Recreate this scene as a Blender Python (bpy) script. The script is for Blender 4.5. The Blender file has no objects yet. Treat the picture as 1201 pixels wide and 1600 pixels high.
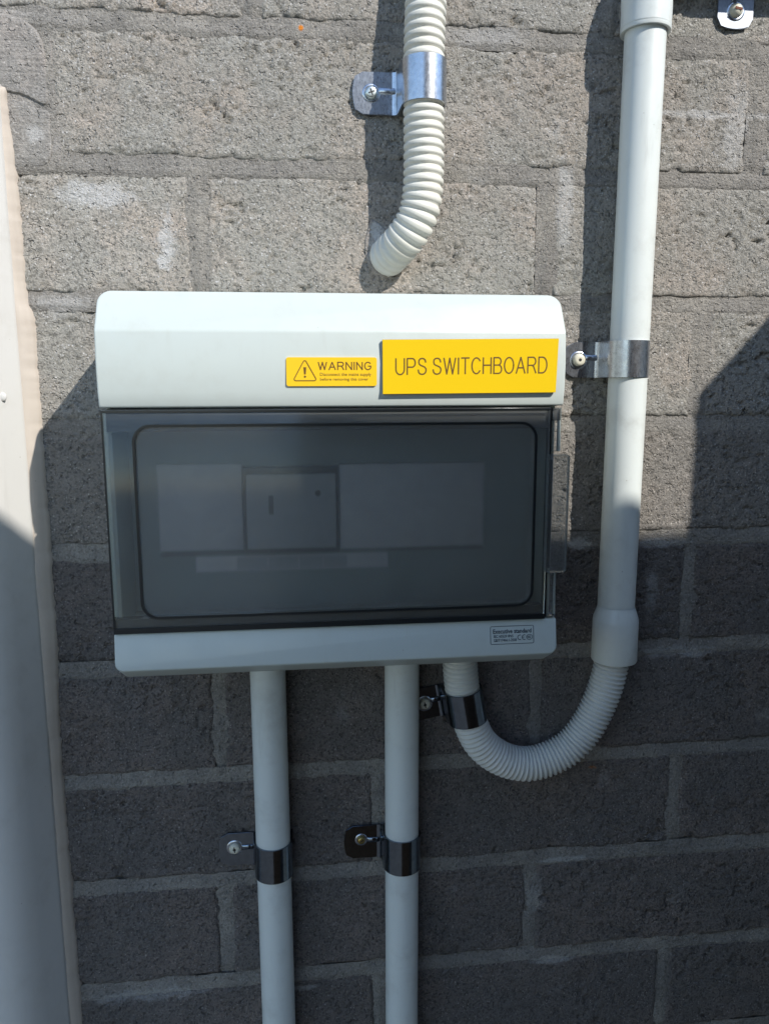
import bpy, bmesh, math, random
import numpy as np
from mathutils import Vector, Matrix
from math import radians, sin, cos, pi, sqrt, tan

random.seed(7)
S = 0.001                      # everything below is written in millimetres
scene = bpy.context.scene
COL = scene.collection

# ------------------------------------------------------------------ camera
# wall face is the plane y = 0 (seen from -y); x to the right, z up; "d" below means distance out of the wall
CAM_F, CAM_POS = 1210.83, (181.974, -549.592, -235.587)
YAW, PITCH, ROLL = radians(6.48307), radians(9.16205), radians(-.17943)
fw = Vector((sin(YAW)*cos(PITCH), cos(YAW)*cos(PITCH), -sin(PITCH)))
rt = Vector((cos(YAW), -sin(YAW), 0)); up = rt.cross(fw)
r2 = rt*cos(ROLL) + up*sin(ROLL); u2 = -rt*sin(ROLL) + up*cos(ROLL)
cd = bpy.data.cameras.new('camera'); cam = bpy.data.objects.new('camera', cd); COL.objects.link(cam)
m = Matrix((r2, u2, -fw)).transposed().to_4x4(); m.translation = Vector(CAM_POS)*S
cam.matrix_world = m
cd.sensor_fit = 'HORIZONTAL'; cd.sensor_width = 36; cd.lens = 36*CAM_F/1201
cd.clip_start = 0.01; cd.clip_end = 500
cd.dof.use_dof = False
scene.camera = cam

# ------------------------------------------------------------------ light
TX, TZ = 0.79, 1.0             # for one unit out of the wall the sunbeam moves TX left and TZ down
SUN_EL = math.atan(TZ/sqrt(1+TX*TX))
SUN_AZ = math.atan2(TX, -1.0)  # clockwise from +Y
world = bpy.data.worlds.new('World'); scene.world = world; world.use_nodes = True
wn = world.node_tree.nodes; wl = world.node_tree.links
sky = wn.new('ShaderNodeTexSky'); sky.sky_type = 'NISHITA'; sky.sun_disc = False
sky.sun_elevation = SUN_EL; sky.sun_rotation = SUN_AZ; sky.altitude = 50; sky.air_density = 1.0; sky.dust_density = 0.1; sky.ozone_density = 1.1
bg = wn['Background']; wl.new(sky.outputs[0], bg.inputs[0]); bg.inputs[1].default_value = 0.15
sd = bpy.data.lights.new('sun', 'SUN'); sd.energy = 3.15; sd.angle = radians(0.53); sd.color = (1.0, 0.955, 0.89)
so = bpy.data.objects.new('sun', sd); COL.objects.link(so)
so.rotation_euler = Vector((-TX, 1, -TZ)).to_track_quat('-Z', 'Y').to_euler()
so.location = (2, -3, 3)
scene.view_settings.view_transform = 'Standard'; scene.view_settings.look = 'None'
scene.view_settings.exposure = 0.78; scene.view_settings.gamma = 1; scene.view_settings.use_curve_mapping = False

# ------------------------------------------------------------------ materials
def mat(name):
    m = bpy.data.materials.new(name); m.use_nodes = True
    nt = m.node_tree; b = nt.nodes['Principled BSDF']
    return m, nt, b
class NT:
    """tiny node helper"""
    def __init__(s, nt): s.nt = nt; s._p = None
    def n(s, t, **k):
        o = s.nt.nodes.new(t)
        for a, v in k.items(): setattr(o, a, v)
        return o
    def pos(s):
        if s._p is None:
            g = s.n('ShaderNodeNewGeometry'); v = s.n('ShaderNodeVectorMath', operation='SCALE'); v.inputs[3].default_value = 1000
            s.nt.links.new(g.outputs['Position'], v.inputs[0]); s._p = v.outputs[0]
        return s._p
    def put(s, sock, v):
        if hasattr(v, 'links') or isinstance(v, bpy.types.NodeSocket): s.nt.links.new(v, sock)
        else:
            if isinstance(v, (tuple, list)) and len(v) == 3 and sock.type == 'RGBA': v = (*v, 1)
            sock.default_value = v
    def scaled(s, vec, xyz):
        o = s.n('ShaderNodeVectorMath', operation='MULTIPLY'); s.put(o.inputs[0], vec); o.inputs[1].default_value = xyz; return o.outputs[0]
    def noise(s, mm, detail=4, rough=.55, vec=None, off=0):
        o = s.n('ShaderNodeTexNoise'); o.inputs['Scale'].default_value = 1/mm
        o.inputs['Detail'].default_value = detail; o.inputs['Roughness'].default_value = rough
        v = vec or s.pos()
        if off:
            a = s.n('ShaderNodeVectorMath', operation='ADD'); s.put(a.inputs[0], v); a.inputs[1].default_value = (off, off*.7, off*1.3); v = a.outputs[0]
        s.put(o.inputs['Vector'], v); return o.outputs['Fac']
    def voro(s, mm, feature='F1', rnd=1.0):
        o = s.n('ShaderNodeTexVoronoi', feature=feature); o.inputs['Scale'].default_value = 1/mm; o.inputs['Randomness'].default_value = rnd
        s.put(o.inputs['Vector'], s.pos()); return o
    def math(s, op, a, b=0.0, c=None, clamp=False):
        o = s.n('ShaderNodeMath', operation=op, use_clamp=clamp); s.put(o.inputs[0], a); s.put(o.inputs[1], b)
        if c is not None: s.put(o.inputs[2], c)
        return o.outputs[0]
    def ramp(s, f, lo, hi, a=0.0, b=1.0, smooth=True):
        o = s.n('ShaderNodeMapRange', interpolation_type='SMOOTHSTEP' if smooth else 'LINEAR')
        s.put(o.inputs['Value'], f); o.inputs['From Min'].default_value = lo; o.inputs['From Max'].default_value = hi
        o.inputs['To Min'].default_value = a; o.inputs['To Max'].default_value = b; return o.outputs[0]
    def mix(s, f, a, b, blend='MIX'):
        o = s.n('ShaderNodeMix', data_type='RGBA', blend_type=blend); s.put(o.inputs[0], f); s.put(o.inputs[6], a); s.put(o.inputs[7], b); return o.outputs[2]
    def bump(s, h, dist, strength=1.0, normal=None):
        o = s.n('ShaderNodeBump'); s.put(o.inputs['Height'], h); o.inputs['Distance'].default_value = dist*S; o.inputs['Strength'].default_value = strength
        if normal is not None: s.put(o.inputs['Normal'], normal)
        return o.outputs[0]
    def blob(s, c, r, warp):
        """soft irregular patch of radius r (x and z) round a point of the wall"""
        a = s.n('ShaderNodeVectorMath', operation='SUBTRACT'); s.put(a.inputs[0], s.pos()); a.inputs[1].default_value = (c[0], 0, c[1])
        b = s.scaled(a.outputs[0], (1/r[0], 0, 1/r[1]))
        l = s.n('ShaderNodeVectorMath', operation='LENGTH'); s.put(l.inputs[0], b)
        d = s.math('ADD', l.outputs['Value'], warp)
        return s.ramp(d, 0.45, 1.15, 1.0, 0.0)

LIME = [((56,-112),(26,9),.75), ((100,-140),(6,22),.8), ((96,-152),(4,6),.9), ((392,-352),(9,5),.8), ((455,-353),(28,4),.45), ((494,-56),(10,30),.4),
        ((372,-110),(7,34),.5), ((31,-180),(20,9),.35), ((486,-442),(16,4),.5), ((388,-611),(26,3),.55), ((380,-700),(20,4),.55), ((240,-139),(6,15),.95),
        ((470,-440),(40,5),.3), ((365,-640),(8,20),.3), ((20,-75),(6,6),.4), ((450,-390),(5,16),.35), ((300,-4),(50,8),.3), ((470,-48),(60,3),.5), ((60,-700),(50,6),.4), ((180,-705),(14,3),.5)]

def masonry(name, base, tint, fine, mortar=False):
    m, nt, b = mat(name); k = NT(nt)
    big = k.noise(70, 3, .6); mid = k.noise(16, 5, .65, off=31); grain = k.noise(1.5, 3, .75, off=11)
    oi = k.n('ShaderNodeObjectInfo')
    c = k.mix(k.ramp(big, .38, .66), base, tint)
    c = k.mix(k.ramp(mid, .3, .72, 0, .55), c, tuple(x*.68 for x in base))
    # each unit a shade of its own
    c = k.mix(k.math('MULTIPLY', oi.outputs['Random'], .4 if not mortar else 0.0), c, tuple(x*.66 for x in base))
    # sand grains: dark and pale specks
    sp = k.voro(1.35); cs = k.n('ShaderNodeSeparateColor'); k.put(cs.inputs[0], sp.outputs['Color'])
    c = k.mix(k.math('MULTIPLY', k.ramp(cs.outputs[0], .78, .97, 0, .85 if not mortar else .5), k.ramp(sp.outputs['Distance'], .2, .55, 1, 0)), c, tuple(min(.8, x*1.9) for x in base))
    c = k.mix(k.ramp(cs.outputs[1], .62, .95, 0, .8 if not mortar else .45), c, tuple(x*.42 for x in base))
    sp2 = k.voro(5.5); c2 = k.n('ShaderNodeSeparateColor'); k.put(c2.inputs[0], sp2.outputs['Color'])
    st = k.math('MULTIPLY', k.ramp(c2.outputs[0], .95, .97), k.ramp(sp2.outputs['Distance'], .08, .2, 1, 0))
    c = k.mix(k.math('MULTIPLY', st, .5), c, (.55, .52, .47))
    c = k.mix(k.ramp(grain, .32, .7, .35, 0), c, tuple(x*.4 for x in base))
    warp = k.math('MULTIPLY', k.math('SUBTRACT', k.noise(9, 6, .75, off=57), .5), 2.6)
    lime = 0.0
    for cc, rr, a in LIME:
        lime = k.math('MAXIMUM', lime, k.math('MULTIPLY', k.blob(cc, rr, warp), a))
    lime = k.math('MAXIMUM', lime, k.math('MULTIPLY', k.ramp(k.noise(38, 6, .7, off=83), .60, .74), .3))
    lime = k.math('MULTIPLY', lime, k.ramp(grain, .25, .55, .35, 1))
    c = k.mix(lime, c, (.64, .64, .63))
    # one small orange paint fleck
    fl = k.math('MAXIMUM', k.blob((190.8, -4.5), (1.9, 2.1), k.math('MULTIPLY', warp, .25)), k.math('MULTIPLY', k.blob((409, -533), (4, 1.2), warp), .35))
    c = k.mix(fl, c, (.75, .25, .03))
    nt.links.new(c, b.inputs['Base Color']); b.inputs['Roughness'].default_value = .93
    b.inputs['Specular IOR Level'].default_value = .25
    # relief: sandy grain + pits
    v = k.voro(2.9); pits = k.ramp(v.outputs['Distance'], .12, .5)
    pm = k.ramp(k.noise(6.5, 3, .6, off=5), .5, .64)
    h1 = k.math('MULTIPLY', k.math('SUBTRACT', 1.0, pits), pm)
    nn = k.noise(1.25, 3, .75, off=21); n2 = k.noise(4.2, 6, .75, off=45)
    hole = k.ramp(k.noise(3.4, 2, .5, off=71), .62, .72)
    h = k.math('SUBTRACT', k.math('ADD', k.math('MULTIPLY', nn, 1.15*fine), k.math('MULTIPLY', n2, 2.0*fine)), k.math('MULTIPLY', h1, .55*fine))
    h = k.math('SUBTRACT', h, k.math('MULTIPLY', hole, 1.5*fine))
    if mortar:
        st = k.noise(7, 4, .6, vec=k.scaled(k.pos(), (.12, 1, 3.2)), off=9)
        h = k.math('ADD', h, k.math('MULTIPLY', st, .7))
    nt.links.new(k.bump(h, 1.5, 1.0), b.inputs['Normal'])
    return m

M = {}
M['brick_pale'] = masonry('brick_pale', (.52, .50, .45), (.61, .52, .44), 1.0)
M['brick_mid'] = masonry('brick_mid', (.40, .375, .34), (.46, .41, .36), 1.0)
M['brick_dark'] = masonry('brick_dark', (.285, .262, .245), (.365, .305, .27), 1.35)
M['mortar'] = masonry('mortar', (.365, .345, .315), (.49, .455, .40), 1.05, True)
M['patch'] = masonry('patch', (.36, .345, .32), (.44, .39, .35), .55, True)

def plastic(name, col, rough=.38, grime=.25, grime_col=(.38, .36, .30), spec=.5, bumps=.05):
    m, nt, b = mat(name); k = NT(nt)
    g = k.ramp(k.noise(26, 6, .7, off=13), .46, .82, 0, grime)
    streak = k.ramp(k.noise(9, 4, .7, vec=k.scaled(k.pos(), (1, 1, .12)), off=3), .55, .8, 0, grime*.7)
    c = k.mix(k.math('MAXIMUM', g, streak), col, grime_col)
    sp = k.voro(7); s2 = k.n('ShaderNodeSeparateColor'); k.put(s2.inputs[0], sp.outputs['Color'])
    dot = k.math('MULTIPLY', k.ramp(s2.outputs[0], .88, .9), k.ramp(sp.outputs['Distance'], .03, .075, 1, 0))
    c = k.mix(k.math('MULTIPLY', dot, .55), c, (.20, .16, .10))
    nt.links.new(c, b.inputs['Base Color'])
    nt.links.new(k.ramp(k.noise(14, 5, .6, off=9), .3, .7, rough*.85, rough*1.25), b.inputs['Roughness'])
    b.inputs['Specular IOR Level'].default_value = spec
    h = k.math('ADD', k.math('MULTIPLY', k.noise(.8, 2, .5), .12), k.noise(30, 2, .5, off=4))
    nt.links.new(k.bump(h, bumps*4, .3), b.inputs['Normal'])
    return m
M['box'] = plastic('switchboard_plastic', (.53, .58, .55), .36, .28, (.42, .43, .38), bumps=.04)
M['box_lip'] = M['box']
M['pvc'] = plastic('conduit_plastic', (.66, .70, .675), .34, .34, (.30, .29, .26))
M['pvc_flex'] = plastic('flexible_conduit_plastic', (.66, .655, .59), .5, .3, (.45, .38, .24))
M['pvc_flex_grey'] = plastic('bend_plastic', (.64, .65, .62), .5, .3, (.32, .30, .25))
M['inner'] = plastic('inner_cover_plastic', (.84, .82, .84), .5, .05)
M['cavity'] = plastic('cavity_plastic', (.30, .37, .37), .5, .05)
M['face'] = plastic('module_plastic', (.56, .57, .59), .5, .3, (.3, .3, .3))
M['sun_stop'] = plastic('sun_stop_plastic', (.09, .09, .085), .5, .05)
M['inner_dark'] = plastic('inner_dark_plastic', (.16, .17, .18), .5, .05)  # plain dark grey for pins, toggle and opening edge
M['screw_cap'] = plastic('cream_screw', (.66, .64, .52), .4, .35, (.35, .22, .10))
M['paint'] = plastic('frame_paint', (.58, .57, .54), .42, .4, (.42, .40, .36), bumps=.2)
M['sealant'] = plastic('beige_sealant', (.48, .42, .355), .55, .45, (.36, .30, .25), bumps=.3)

def flat(name, col, rough=.5, metal=0, spec=.5):
    m, nt, b = mat(name); b.inputs['Base Color'].default_value = (*col, 1); b.inputs['Roughness'].default_value = rough
    b.inputs['Metallic'].default_value = metal; b.inputs['Specular IOR Level'].default_value = spec
    return m
M['yellow'] = flat('yellow_laminate', (.80, .53, .004), .34)
M['yellow_sticker'] = flat('yellow_vinyl', (.86, .53, .008), .42)
M['plate_edge'] = flat('dark_plate_edge', (.06, .05, .03), .5)
M['ink'] = flat('brown_ink', (.13, .065, .012), .5)
M['ink_blue'] = flat('dark_ink', (.05, .07, .09), .5)
M['near_black'] = flat('near_black_plastic', (.012, .014, .016), .6)
M['brass'] = flat('brass_screw', (.45, .34, .12), .35, .9)
M['slot_shade'] = flat('slot_shade', (.02, .018, .015), .7)
M['rust'] = flat('rust', (.16, .05, .025), .8)

def zinc(name, col, rough):
    m, nt, b = mat(name); k = NT(nt)
    b.inputs['Metallic'].default_value = 1.0
    mot = k.noise(3.2, 5, .65); sc = k.noise(1.2, 4, .7, vec=k.scaled(k.pos(), (1, 1, .35)), off=7)
    nt.links.new(k.mix(k.ramp(mot, .35, .68), col, tuple(x*.8 for x in col)), b.inputs['Base Color'])
    nt.links.new(k.ramp(sc, .3, .75, rough*.9, rough*1.15), b.inputs['Roughness'])
    nt.links.new(k.bump(k.math('ADD', mot, k.math('MULTIPLY', sc, .4)), .006, .12), b.inputs['Normal'])
    return m
M['zinc'] = zinc('zinc_plated_steel', (.60, .64, .70), .29)
M['zinc_dimmed'] = zinc('dimmed_zinc', (.27, .29, .32), .42)  # darker zinc copy, colour cut down to tame the sun's glint
M['zinc_dark'] = zinc('dark_reflection_zinc', (.22, .26, .31), .15)  # darker zinc copy; the dark reflections are put into its colour
M['zinc_dull'] = zinc('dull_zinc_screw', (.66, .72, .70), .38)

def smoke():
    m, nt, b = mat('smoke_tinted_plastic'); nt.nodes.remove(b); k = NT(nt)
    out = nt.nodes['Material Output']
    tr = k.n('ShaderNodeBsdfTransparent'); tr.inputs[0].default_value = (.945, .955, .955, 1)
    df = k.n('ShaderNodeBsdfDiffuse'); df.inputs[0].default_value = (.47, .485, .475, 1)
    gl = k.n('ShaderNodeBsdfGlossy'); gl.inputs['Roughness'].default_value = .12; gl.inputs[0].default_value = (.9, .93, .95, 1)
    haze = k.ramp(k.noise(30, 6, .7, off=2), .3, .8, .085, .13)  # pale haze put into the plastic's colour to lift the door's grey
    mx = k.n('ShaderNodeMixShader'); k.put(mx.inputs[0], haze); k.put(mx.inputs[1], tr.outputs[0]); k.put(mx.inputs[2], df.outputs[0])
    fr = k.n('ShaderNodeFresnel'); fr.inputs[0].default_value = 1.45
    m2 = k.n('ShaderNodeMixShader'); k.put(m2.inputs[0], fr.outputs[0]); k.put(m2.inputs[1], mx.outputs[0]); k.put(m2.inputs[2], gl.outputs[0])
    k.put(out.inputs[0], m2.outputs[0])
    return m
M['smoke'] = smoke()
def smoke_blur():
    m = M['smoke'].copy(); m.name = 'smoke_plastic_milky'; nt = m.node_tree; k = NT(nt)
    tr = [n for n in nt.nodes if n.bl_idname == 'ShaderNodeBsdfTransparent'][0]
    rf = k.n('ShaderNodeBsdfRefraction'); rf.inputs['IOR'].default_value = 1.12; rf.inputs['Roughness'].default_value = .2; rf.inputs[0].default_value = (.93, .935, .945, 1)
    mx = k.n('ShaderNodeMixShader'); mx.inputs[0].default_value = .7
    dst = [l.to_socket for l in nt.links if l.from_node == tr][0]
    k.put(mx.inputs[1], tr.outputs[0]); k.put(mx.inputs[2], rf.outputs[0]); nt.links.new(mx.outputs[0], dst); return m
M['smoke_blur'] = smoke_blur()
def smoke_edge():
    m, nt, b = mat('smoke_plastic_edge'); b.inputs['Base Color'].default_value = (.012, .015, .017, 1); b.inputs['Roughness'].default_value = .3
    return m
M['smoke_edge'] = smoke_edge()

# ------------------------------------------------------------------ object helpers
def link(name, me, material, parent=None, smooth=False, loc=None):
    o = bpy.data.objects.new(name, me); COL.objects.link(o)
    if material is not None and not me.materials: me.materials.append(material)
    if parent is not None: o.parent = parent
    if smooth:
        for p in me.polygons: p.use_smooth = True
    return o
def thing(name, label, cat, group=None, loc=(0, 0, 0)):
    o = bpy.data.objects.new(name, None); COL.objects.link(o); o.empty_display_size = .02
    o.location = Vector(loc)*S; o['label'] = label; o['category'] = cat
    if group: o['group'] = group
    return o
def pyd(name, vs, fs):
    me = bpy.data.meshes.new(name); me.from_pydata([(v[0]*S, v[1]*S, v[2]*S) for v in vs], [], fs); me.update(); return me
def from_bm(name, bm, material, parent=None, smooth=False):
    bmesh.ops.recalc_face_normals(bm, faces=bm.faces)
    me = bpy.data.meshes.new(name); bm.to_mesh(me); bm.free()
    o = link(name, me, material, parent, smooth)
    return o
def sharp(o, deg=35):
    me = o.data
    bm = bmesh.new(); bm.from_mesh(me)
    for f in bm.faces: f.smooth = True
    for e in bm.edges:
        if len(e.link_faces) == 2 and e.calc_face_angle(0) > radians(deg): e.smooth = False
    bm.to_mesh(me); bm.free()
def box_bm(x0, x1, d0, d1, z0, z1, bevel=0, seg=2):
    bm = bmesh.new(); bmesh.ops.create_cube(bm, size=1)
    for v in bm.verts:
        v.co = Vector(((x0+x1)/2 + v.co.x*(x1-x0), -((d0+d1)/2) + v.co.y*(d1-d0), (z0+z1)/2 + v.co.z*(z1-z0)))*S
    if bevel: bmesh.ops.bevel(bm, geom=bm.edges[:], offset=bevel*S, segments=seg, profile=.5, affect='EDGES')
    return bm
def box(name, material, parent, *a, **k):
    o = from_bm(name, box_bm(*a, **k), material, parent); sharp(o); return o
def rails(o, w, seg=3, ang=30):
    md = o.modifiers.new('bevel', 'BEVEL'); md.width = w*S; md.segments = seg; md.limit_method = 'ANGLE'; md.angle_limit = radians(ang); md.harden_normals = False
def bake(o):
    dg = bpy.context.evaluated_depsgraph_get(); me = bpy.data.meshes.new_from_object(o.evaluated_get(dg)); o.modifiers.clear(); o.data = me
def lathe_z(name, prof, cx, d, material, parent, seg=48, lean=(0, 0)):
    """prof: list of (z, r); axis vertical at x=cx, distance d from wall"""
    vs, fs = [], []; n = len(prof); z0 = prof[0][0]
    for z, r in prof:
        for j in range(seg):
            a = 2*pi*j/seg; vs.append((cx + lean[0]*(z-z0) + r*cos(a), -d + r*sin(a), z))
    for i in range(n-1):
        for j in range(seg): fs.append((i*seg+j, i*seg+(j+1) % seg, (i+1)*seg+(j+1) % seg, (i+1)*seg+j))
    o = link(name, pyd(name, vs, fs), material, parent); sharp(o, 40); return o
def spline(pts, step):
    """Catmull-Rom through pts, resampled at equal arc length"""
    P = [np.array(p, float) for p in pts]; P = [2*P[0]-P[1]] + P + [2*P[-1]-P[-2]]; out = []
    for i in range(1, len(P)-2):
        for t in np.linspace(0, 1, 60, endpoint=False):
            a, b, c, e = P[i-1:i+3]
            out.append(.5*((2*b) + (-a+c)*t + (2*a-5*b+4*c-e)*t*t + (-a+3*b-3*c+e)*t**3))
    out.append(P[-2]); out = np.array(out)
    L = np.concatenate([[0], np.cumsum(np.linalg.norm(np.diff(out, axis=0), axis=1))])
    s = np.arange(0, L[-1], step); return np.stack([np.interp(s, L, out[:, i]) for i in range(3)], 1), s
def tube(name, pts, step, rad, material, parent, seg=36, cap=False):
    C, s = spline(pts, step); n = len(C); T = np.gradient(C, axis=0); T /= np.linalg.norm(T, axis=1)[:, None]
    u = np.cross(T[0], (0, 1, 0)); 
    if np.linalg.norm(u) < .1: u = np.cross(T[0], (1, 0, 0))
    u /= np.linalg.norm(u); vs, fs = [], []
    for i in range(n):
        u = u - T[i]*(u @ T[i]); u /= np.linalg.norm(u); w = np.cross(T[i], u); r = rad(s[i])
        for j in range(seg):
            a = 2*pi*j/seg; vs.append(tuple(C[i] + r*(cos(a)*u + sin(a)*w)))
    for i in range(n-1):
        for j in range(seg): fs.append((i*seg+j, i*seg+(j+1) % seg, (i+1)*seg+(j+1) % seg, (i+1)*seg+j))
    return link(name, pyd(name, vs, fs), material, parent, smooth=True)
def text(name, body, material, parent, x0, x1, z0, z1, d, bold=0.0, rot=0.0, slope=0.0, thick=.12, spacing=1.0):
    """flat lettering fitted into the rectangle x0..x1, z0..z1 on a surface d out of the wall"""
    cu = bpy.data.curves.new(name, 'FONT'); cu.body = body; cu.size = 1; cu.extrude = .0; cu.offset = bold; cu.space_character = spacing; cu.resolution_u = 3
    t = bpy.data.objects.new(name, cu); COL.objects.link(t); bpy.context.view_layer.update()
    me = bpy.data.meshes.new_from_object(t.evaluated_get(bpy.context.evaluated_depsgraph_get()))
    bpy.data.objects.remove(t); bpy.data.curves.remove(cu)
    co = np.array([v.co[:] for v in me.vertices])
    if rot: co = np.stack([-co[:, 1], co[:, 0], co[:, 2]], 1)
    lo, hi = co.min(0), co.max(0)
    for v, c in zip(me.vertices, co):
        fx = (c[0]-lo[0])/(hi[0]-lo[0]); fz = (c[1]-lo[1])/(hi[1]-lo[1])
        v.co = Vector((x0+fx*(x1-x0), -d, z0+fz*(z1-z0)+slope*fx))*S
    bm = bmesh.new(); bm.from_mesh(me)
    r = bmesh.ops.extrude_face_region(bm, geom=bm.faces[:])
    for v in [g for g in r['geom'] if isinstance(g, bmesh.types.BMVert)]: v.co.y -= thick*S
    bmesh.ops.recalc_face_normals(bm, faces=bm.faces)
    bm.to_mesh(me); bm.free(); me.name = name; me.materials.clear()
    return link(name, me, material, parent)
def _arc(cx, cy, rx, ry, a0, a1, n=12): return [(cx+rx*cos(radians(a0+(a1-a0)*i/n)), cy+ry*sin(radians(a0+(a1-a0)*i/n))) for i in range(n+1)]
_S = [(.65, .76), (.60, .90), (.49, .98), (.34, 1.0), (.18, .975), (.08, .89), (.055, .76), (.10, .64), (.22, .565), (.38, .52), (.56, .455), (.665, .36), (.68, .235), (.62, .10), (.50, .025), (.34, 0), (.17, .03), (.06, .12), (.01, .28)]
GLYPH = {'U': (.72, [[(0, 1), (0, .36)] + _arc(.36, .34, .36, .34, 180, 360)[1:] + [(.72, 1)]]),
 'P': (.68, [[(0, 0), (0, 1)], [(0, 1), (.42, 1)] + _arc(.42, .73, .26, .27, 90, -90) + [(0, .46)]]), 'S': (.69, [_S]),
 'W': (1.0, [[(0, 1), (.25, 0), (.5, 1), (.75, 0), (1.0, 1)]]), 'I': (.02, [[(.01, 0), (.01, 1)]]), 'T': (.66, [[(0, 1), (.66, 1)], [(.33, 0), (.33, 1)]]),
 'C': (.74, [_arc(.39, .5, .39, .5, 38, 322, 22)]), 'H': (.68, [[(0, 0), (0, 1)], [(.68, 0), (.68, 1)], [(0, .53), (.68, .53)]]),
 'B': (.68, [[(0, 0), (0, 1)], [(0, 1), (.38, 1)] + _arc(.38, .765, .235, .235, 90, -90) + [(0, .53)], [(.38, .53)] + _arc(.41, .265, .27, .265, 90, -90) + [(0, 0)]]),
 'O': (.80, [_arc(.4, .5, .4, .5, 0, 360, 30)]), 'A': (.76, [[(0, 0), (.38, 1), (.76, 0)], [(.13, .34), (.63, .34)]]),
 'R': (.72, [[(0, 0), (0, 1)], [(0, 1), (.44, 1)] + _arc(.44, .745, .25, .255, 90, -90) + [(0, .49)], [(.40, .49), (.52, .40), (.72, 0)]]),
 'D': (.72, [[(0, 0), (0, 1)], [(0, 1), (.32, 1)] + _arc(.32, .5, .40, .5, 90, -90, 16) + [(0, 0)]]),
 'N': (.68, [[(0, 0), (0, 1), (.68, 0), (.68, 1)]]), 'G': (.78, [_arc(.39, .5, .39, .5, 42, 335, 22) + [(.76, .48)], [(.44, .48), (.76, .48)]])}
def strokes(name, word, material, parent, x0, x1, z0, z1, d, sw, slope=0.0, gap=.25):
    """engraver's single-line capitals, each stroke sw wide"""
    tot = sum((.34 if c == ' ' else GLYPH[c][0]+gap) for c in word) - gap; kx = (x1-x0)/tot; kz = z1-z0
    vs, fs, x, q = [], [], 0.0, 0
    for c in word:
        if c == ' ': x += .34; continue
        w, ps0 = GLYPH[c]; ps = []
        for p in ps0:                      # break every line at its sharp corners
            cur = [p[0]]
            for i in range(1, len(p)-1):
                cur.append(p[i]); u = Vector(p[i])-Vector(p[i-1]); v = Vector(p[i+1])-Vector(p[i])
                if u.length > 1e-6 and v.length > 1e-6 and u.angle(v) > radians(33): ps.append(cur); cur = [p[i]]
            cur.append(p[-1]); ps.append([a for i, a in enumerate(cur) if i == 0 or (Vector(a)-Vector(cur[i-1])).length > 1e-6])
        for p in ps:
            q += 1; P = [Vector((x0+(x+a)*kx, z0+b*kz+slope*(x+a)/tot)) for a, b in p]; n = len(P); P[0] = P[0]+(P[0]-P[1]).normalized()*sw*.3; P[-1] = P[-1]+(P[-1]-P[-2]).normalized()*sw*.3; base = len(vs); top = d+.05+.006*(q % 6)
            for i in range(n):
                a, b = P[max(i-1, 0)], P[min(i+1, n-1)]; u = (P[i]-a).normalized() if i else (b-P[i]).normalized(); v = (b-P[i]).normalized() if i < n-1 else u
                t = (u+v); t = t.normalized() if t.length > .2 else u; nn = Vector((-t.y, t.x)); mi = min(1/max(.35, nn.dot(Vector((-u.y, u.x)))), 1.7)
                for sgn in (1, -1): r = P[i]+nn*(sgn*sw/2*mi); vs.append((r.x, -top, r.y))
            for i in range(n-1): fs.append((base+2*i, base+2*i+1, base+2*i+3, base+2*i+2))
        x += w+gap
    return link(name, pyd(name, vs, fs), material, parent)
def ring(name, outline, w, d0, d1, material, parent, closed=True):
    """a flat band of width w following an outline of (x, z) points, from d0 out to d1"""
    P = [Vector((p[0], p[1])) for p in outline]; n = len(P); vs, fs = [], []
    for i in range(n):
        a, b = P[i-1], P[(i+1) % n]
        if not closed and i == 0: a = P[0]
        if not closed and i == n-1: b = P[-1]
        t = (b-a).normalized(); nn = Vector((-t.y, t.x))*(w/2)
        for q, dd in ((P[i]+nn, d0), (P[i]+nn, d1), (P[i]-nn, d1), (P[i]-nn, d0)): vs.append((q.x, -dd, q.y))
    for i in range(n if closed else n-1):
        j = (i+1) % n
        for k in range(4): fs.append((i*4+k, i*4+(k+1) % 4, j*4+(k+1) % 4, j*4+k))
    if not closed: fs += [(0, 1, 2, 3), ((n-1)*4, (n-1)*4+3, (n-1)*4+2, (n-1)*4+1)]
    me = pyd(name, vs, fs); bm = bmesh.new(); bm.from_mesh(me); bmesh.ops.recalc_face_normals(bm, faces=bm.faces); bm.to_mesh(me); bm.free()
    o = link(name, me, material, parent); return o
def rrect(x0, x1, z0, z1, r, n=8):
    pts = []
    for cx, cz, a0 in ((x1-r, z1-r, 0), (x0+r, z1-r, 90), (x0+r, z0+r, 180), (x1-r, z0+r, 270)):
        for i in range(n+1):
            a = radians(a0 + 90*i/n); pts.append((cx+r*cos(a), cz+r*sin(a)))
    return pts
def plate(name, outline, d0, d1, material, parent, bevel=0):
    n = len(outline); vs = [(x, -d0, z) for x, z in outline] + [(x, -d1, z) for x, z in outline]
    fs = [tuple(range(n)), tuple(range(2*n-1, n-1, -1))] + [(i, (i+1) % n, n+(i+1) % n, n+i) for i in range(n)]
    me = pyd(name, vs, fs); bm = bmesh.new(); bm.from_mesh(me); bmesh.ops.recalc_face_normals(bm, faces=bm.faces)
    if bevel:
        bmesh.ops.bevel(bm, geom=[e for e in bm.edges if abs(e.verts[0].co.y+d1*S) < 1e-6 and abs(e.verts[1].co.y+d1*S) < 1e-6], offset=bevel*S, segments=2, affect='EDGES')
    bm.to_mesh(me); bm.free(); o = link(name, me, material, parent); sharp(o, 40); return o

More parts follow.
